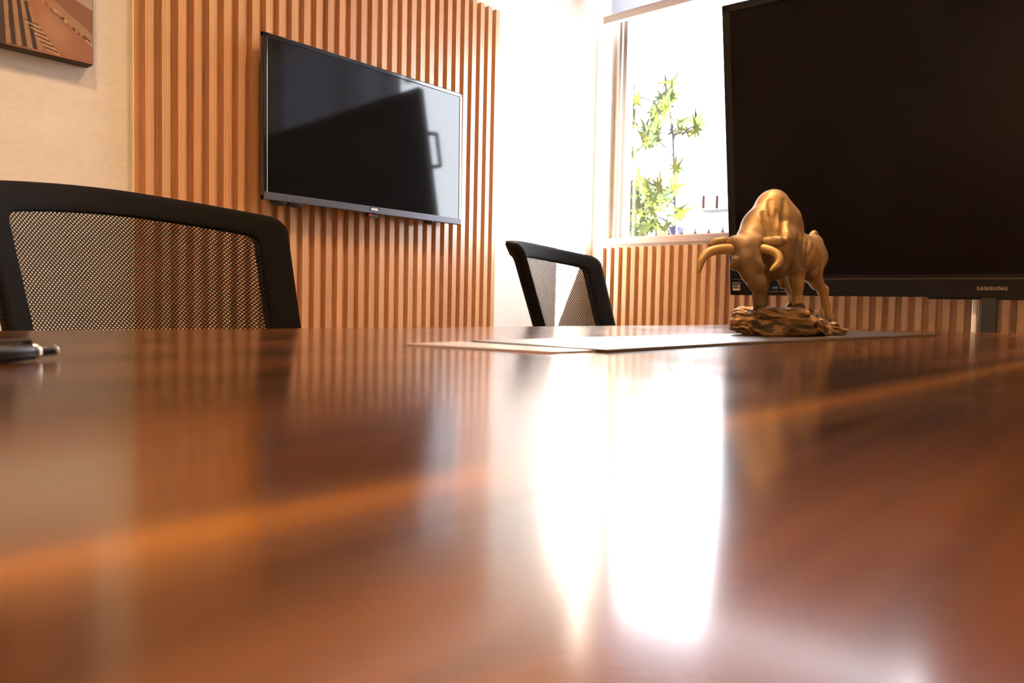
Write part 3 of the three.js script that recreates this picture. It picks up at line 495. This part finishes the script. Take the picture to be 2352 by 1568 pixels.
// ───────────────────────── outdoors ─────────────────────────
struct('ground_outdoors', box(-60, 40, -0.35, -0.25, -80, ZB - TH), std({ color: lin(0.22, 0.21, 0.20), roughness: 0.95 }), 'pale paved ground outside the window', 'ground');
{ // spiked fence
  const z = -4.5, p0 = onZ(1452.5, 533, z), p1 = onZ(1660.7, 525, z), stp = (p1.x - p0.x) / 7, top = (p0.y + p1.y) / 2 + 0.022;
  const g = thing('spiked_fence', 'brown metal picket fence with sharp spikes outside the window', 'fence', [p0.x, -0.25, z]);
  const m = phy({ color: lin(0.010, 0.006, 0.005), roughness: 1, specularIntensity: 0.1 }), ph = top + 0.25 - 0.055;
  const pk = new THREE.BoxGeometry(0.016, ph, 0.016).translate(0, ph / 2, 0), tip = new THREE.ConeGeometry(0.026, 0.085, 4).rotateY(Math.PI / 4).translate(0, ph + 0.0125, 0);
  for (let i = -6; i < 22; i++) { const a = part('picket', pk, m, g); a.position.x = i * stp; part('spike', tip, m, a); }
  for (const y of [0.25, ph - 0.12]) part('rail', box(-6.5 * stp, 21.5 * stp, y, y + 0.03, -0.012, 0.012), m, g);
}
{ // tree with star-shaped leaves
  const z0 = -7, foot = onZ(1552, 540, z0), g = thing('maple_tree', 'young tree with star-shaped yellow green leaves outside the window', 'tree', [foot.x, -0.25, z0]);
  const W = (px, py, dz = 0) => onZ(px, py, z0 + dz).sub(V(foot.x, -0.25, z0));
  const bark = phy({ specularIntensity: 0.1, color: lin(0.018, 0.015, 0.020), roughness: 0.9 });
  const tube = (pts, r, n = 12) => new THREE.TubeGeometry(new THREE.CatmullRomCurve3(pts), n, r, 7);
  part('trunk', tube([V(0, 0, 0), W(1552, 520), W(1551, 440), W(1549, 360), W(1546, 300), W(1536, 240), W(1530, 190)], 0.020, 40), bark, g);
  for (const [r, ...b] of [[0.011, [1550, 470], [1510, 430], [1460, 405]], [0.011, [1551, 520], [1500, 490], [1450, 470]], [0.009, [1549, 360], [1510, 320], [1480, 290]], [0.008, [1546, 310], [1580, 300], [1602, 285]], [0.008, [1540, 260], [1500, 235], [1455, 215]], [0.007, [1551, 440], [1570, 410], [1576, 395]]]) part('branch', tube(b.map(([x, y]) => W(x, y, 0.3 * (rnd() - 0.5))), r), bark, g);
  const leafShape = (s) => { const sh = new THREE.Shape(), lobes = [[-2.2, 0.72], [-1.1, 0.95], [0, 1.1], [1.1, 0.95], [2.2, 0.72]]; sh.moveTo(0, -0.18); lobes.forEach(([a, r], i) => { const p = (t, q) => [Math.sin(t) * q * s, Math.cos(t) * q * s]; const [x0, y0] = p(a - 0.24, r * 0.55), [x1, y1] = p(a, r), [x2, y2] = p(a + 0.24, r * 0.55); sh.lineTo(x0, y0); sh.lineTo(x1, y1); sh.lineTo(x2, y2); if (i < 4) { const [x3, y3] = p(a + 0.55, 0.26); sh.lineTo(x3, y3); } }); sh.closePath(); return new THREE.ExtrudeGeometry(sh, { depth: 0.0008, bevelEnabled: false }); };
  const leafGeo = [0.060, 0.078, 0.098].map(leafShape);
  const leafMat = [[0.034, 0.046, 0.0025], [0.022, 0.036, 0.006], [0.048, 0.049, 0.0025], [0.018, 0.026, 0.010]].map(([r, gg, b]) => phy({ color: lin(r, gg, b), roughness: 0.9, transmission: 0.35, thickness: 0, specularIntensity: 0.1, side: THREE.DoubleSide }));
  for (const [cx, cy, rx, ry, n] of [[1470, 470, 32, 62, 78], [1460, 530, 24, 18, 26], [1505, 450, 30, 40, 36], [1530, 440, 26, 24, 16], [1500, 525, 34, 18, 18], [1492, 312, 20, 24, 32], [1515, 255, 22, 34, 26], [1540, 215, 18, 34, 16], [1452, 250, 12, 45, 12], [1565, 300, 20, 24, 10], [1598, 290, 12, 16, 6], [1446, 350, 9, 36, 10], [1560, 495, 14, 16, 8], [1555, 400, 14, 18, 6], [1447, 72, 3, 6, 2]])
    for (let i = 0; i < n; i++) { const a = rnd() * 6.283, q = Math.sqrt(rnd()); const m = part('leaf', leafGeo[Math.floor(rnd() * 3)], leafMat[Math.floor(rnd() * 4)], g); m.position.copy(W(cx + rx * q * Math.cos(a), cy + ry * q * Math.sin(a), (rnd() - 0.5) * 0.7)); m.rotation.set((rnd() - 0.5) * 1.8, 0.6 + (rnd() - 0.5) * 1.8, Math.PI + (rnd() - 0.5) * 2.4); }
}
{ // blue planter on a post, far pale building
  const p = onZ(1555, 548, -8.5), g = thing('blue_planter', 'blue tapered planter on a thin post beyond the spiked fence', 'planter', [p.x, -0.25, -8.5]);
  part('post', new THREE.CylinderGeometry(0.02, 0.02, p.y + 0.27, 10).translate(0, (p.y + 0.25) / 2, 0), std({ color: lin(0.01, 0.01, 0.014), roughness: 0.9 }), g);
  part('pot', new THREE.LatheGeometry([[0.001, 0], [0.05, 0], [0.10, 0.12], [0.112, 0.12], [0.112, 0.145], [0.09, 0.145], [0.001, 0.12]].map(([r, y]) => new THREE.Vector2(r, y)), 24).translate(0, p.y + 0.25, 0), phy({ specularIntensity: 0.2, color: lin(0.006, 0.009, 0.030), roughness: 0.8 }), g);
  const z = -24, b = thing('pale_building', 'sunlit pale building with rust shutters far beyond the fence', 'building', [onZ(1640, 500, z).x, -0.25, z]);
  const Q = (px, py) => onZ(px, py, z).sub(b.position);
  const a = Q(1588, 440), c = Q(1760, 440);
  part('wall', box(a.x, c.x + 3, 0, a.y + 0.6, -4, 0), std({ color: lin(0.78, 0.77, 0.75), roughness: 0.9 }), b);
  const rust = phy({ specularIntensity: 0.1, color: lin(0.020, 0.009, 0.007), roughness: 1 });
  for (const x of [1617, 1648]) { const t = Q(x, 449), u = Q(x, 479); part('shutter', box(t.x - 0.045, t.x + 0.045, u.y, t.y, 0, 0.05), rust, b); }
  const l0 = Q(1627, 487), l1 = Q(1690, 482); part('ledge', box(l0.x, l1.x, l0.y - 0.05, l0.y + 0.03, 0, 0.4), std({ color: lin(0.03, 0.03, 0.03), roughness: 0.9 }), b);
}

renderer.render(scene, camera);
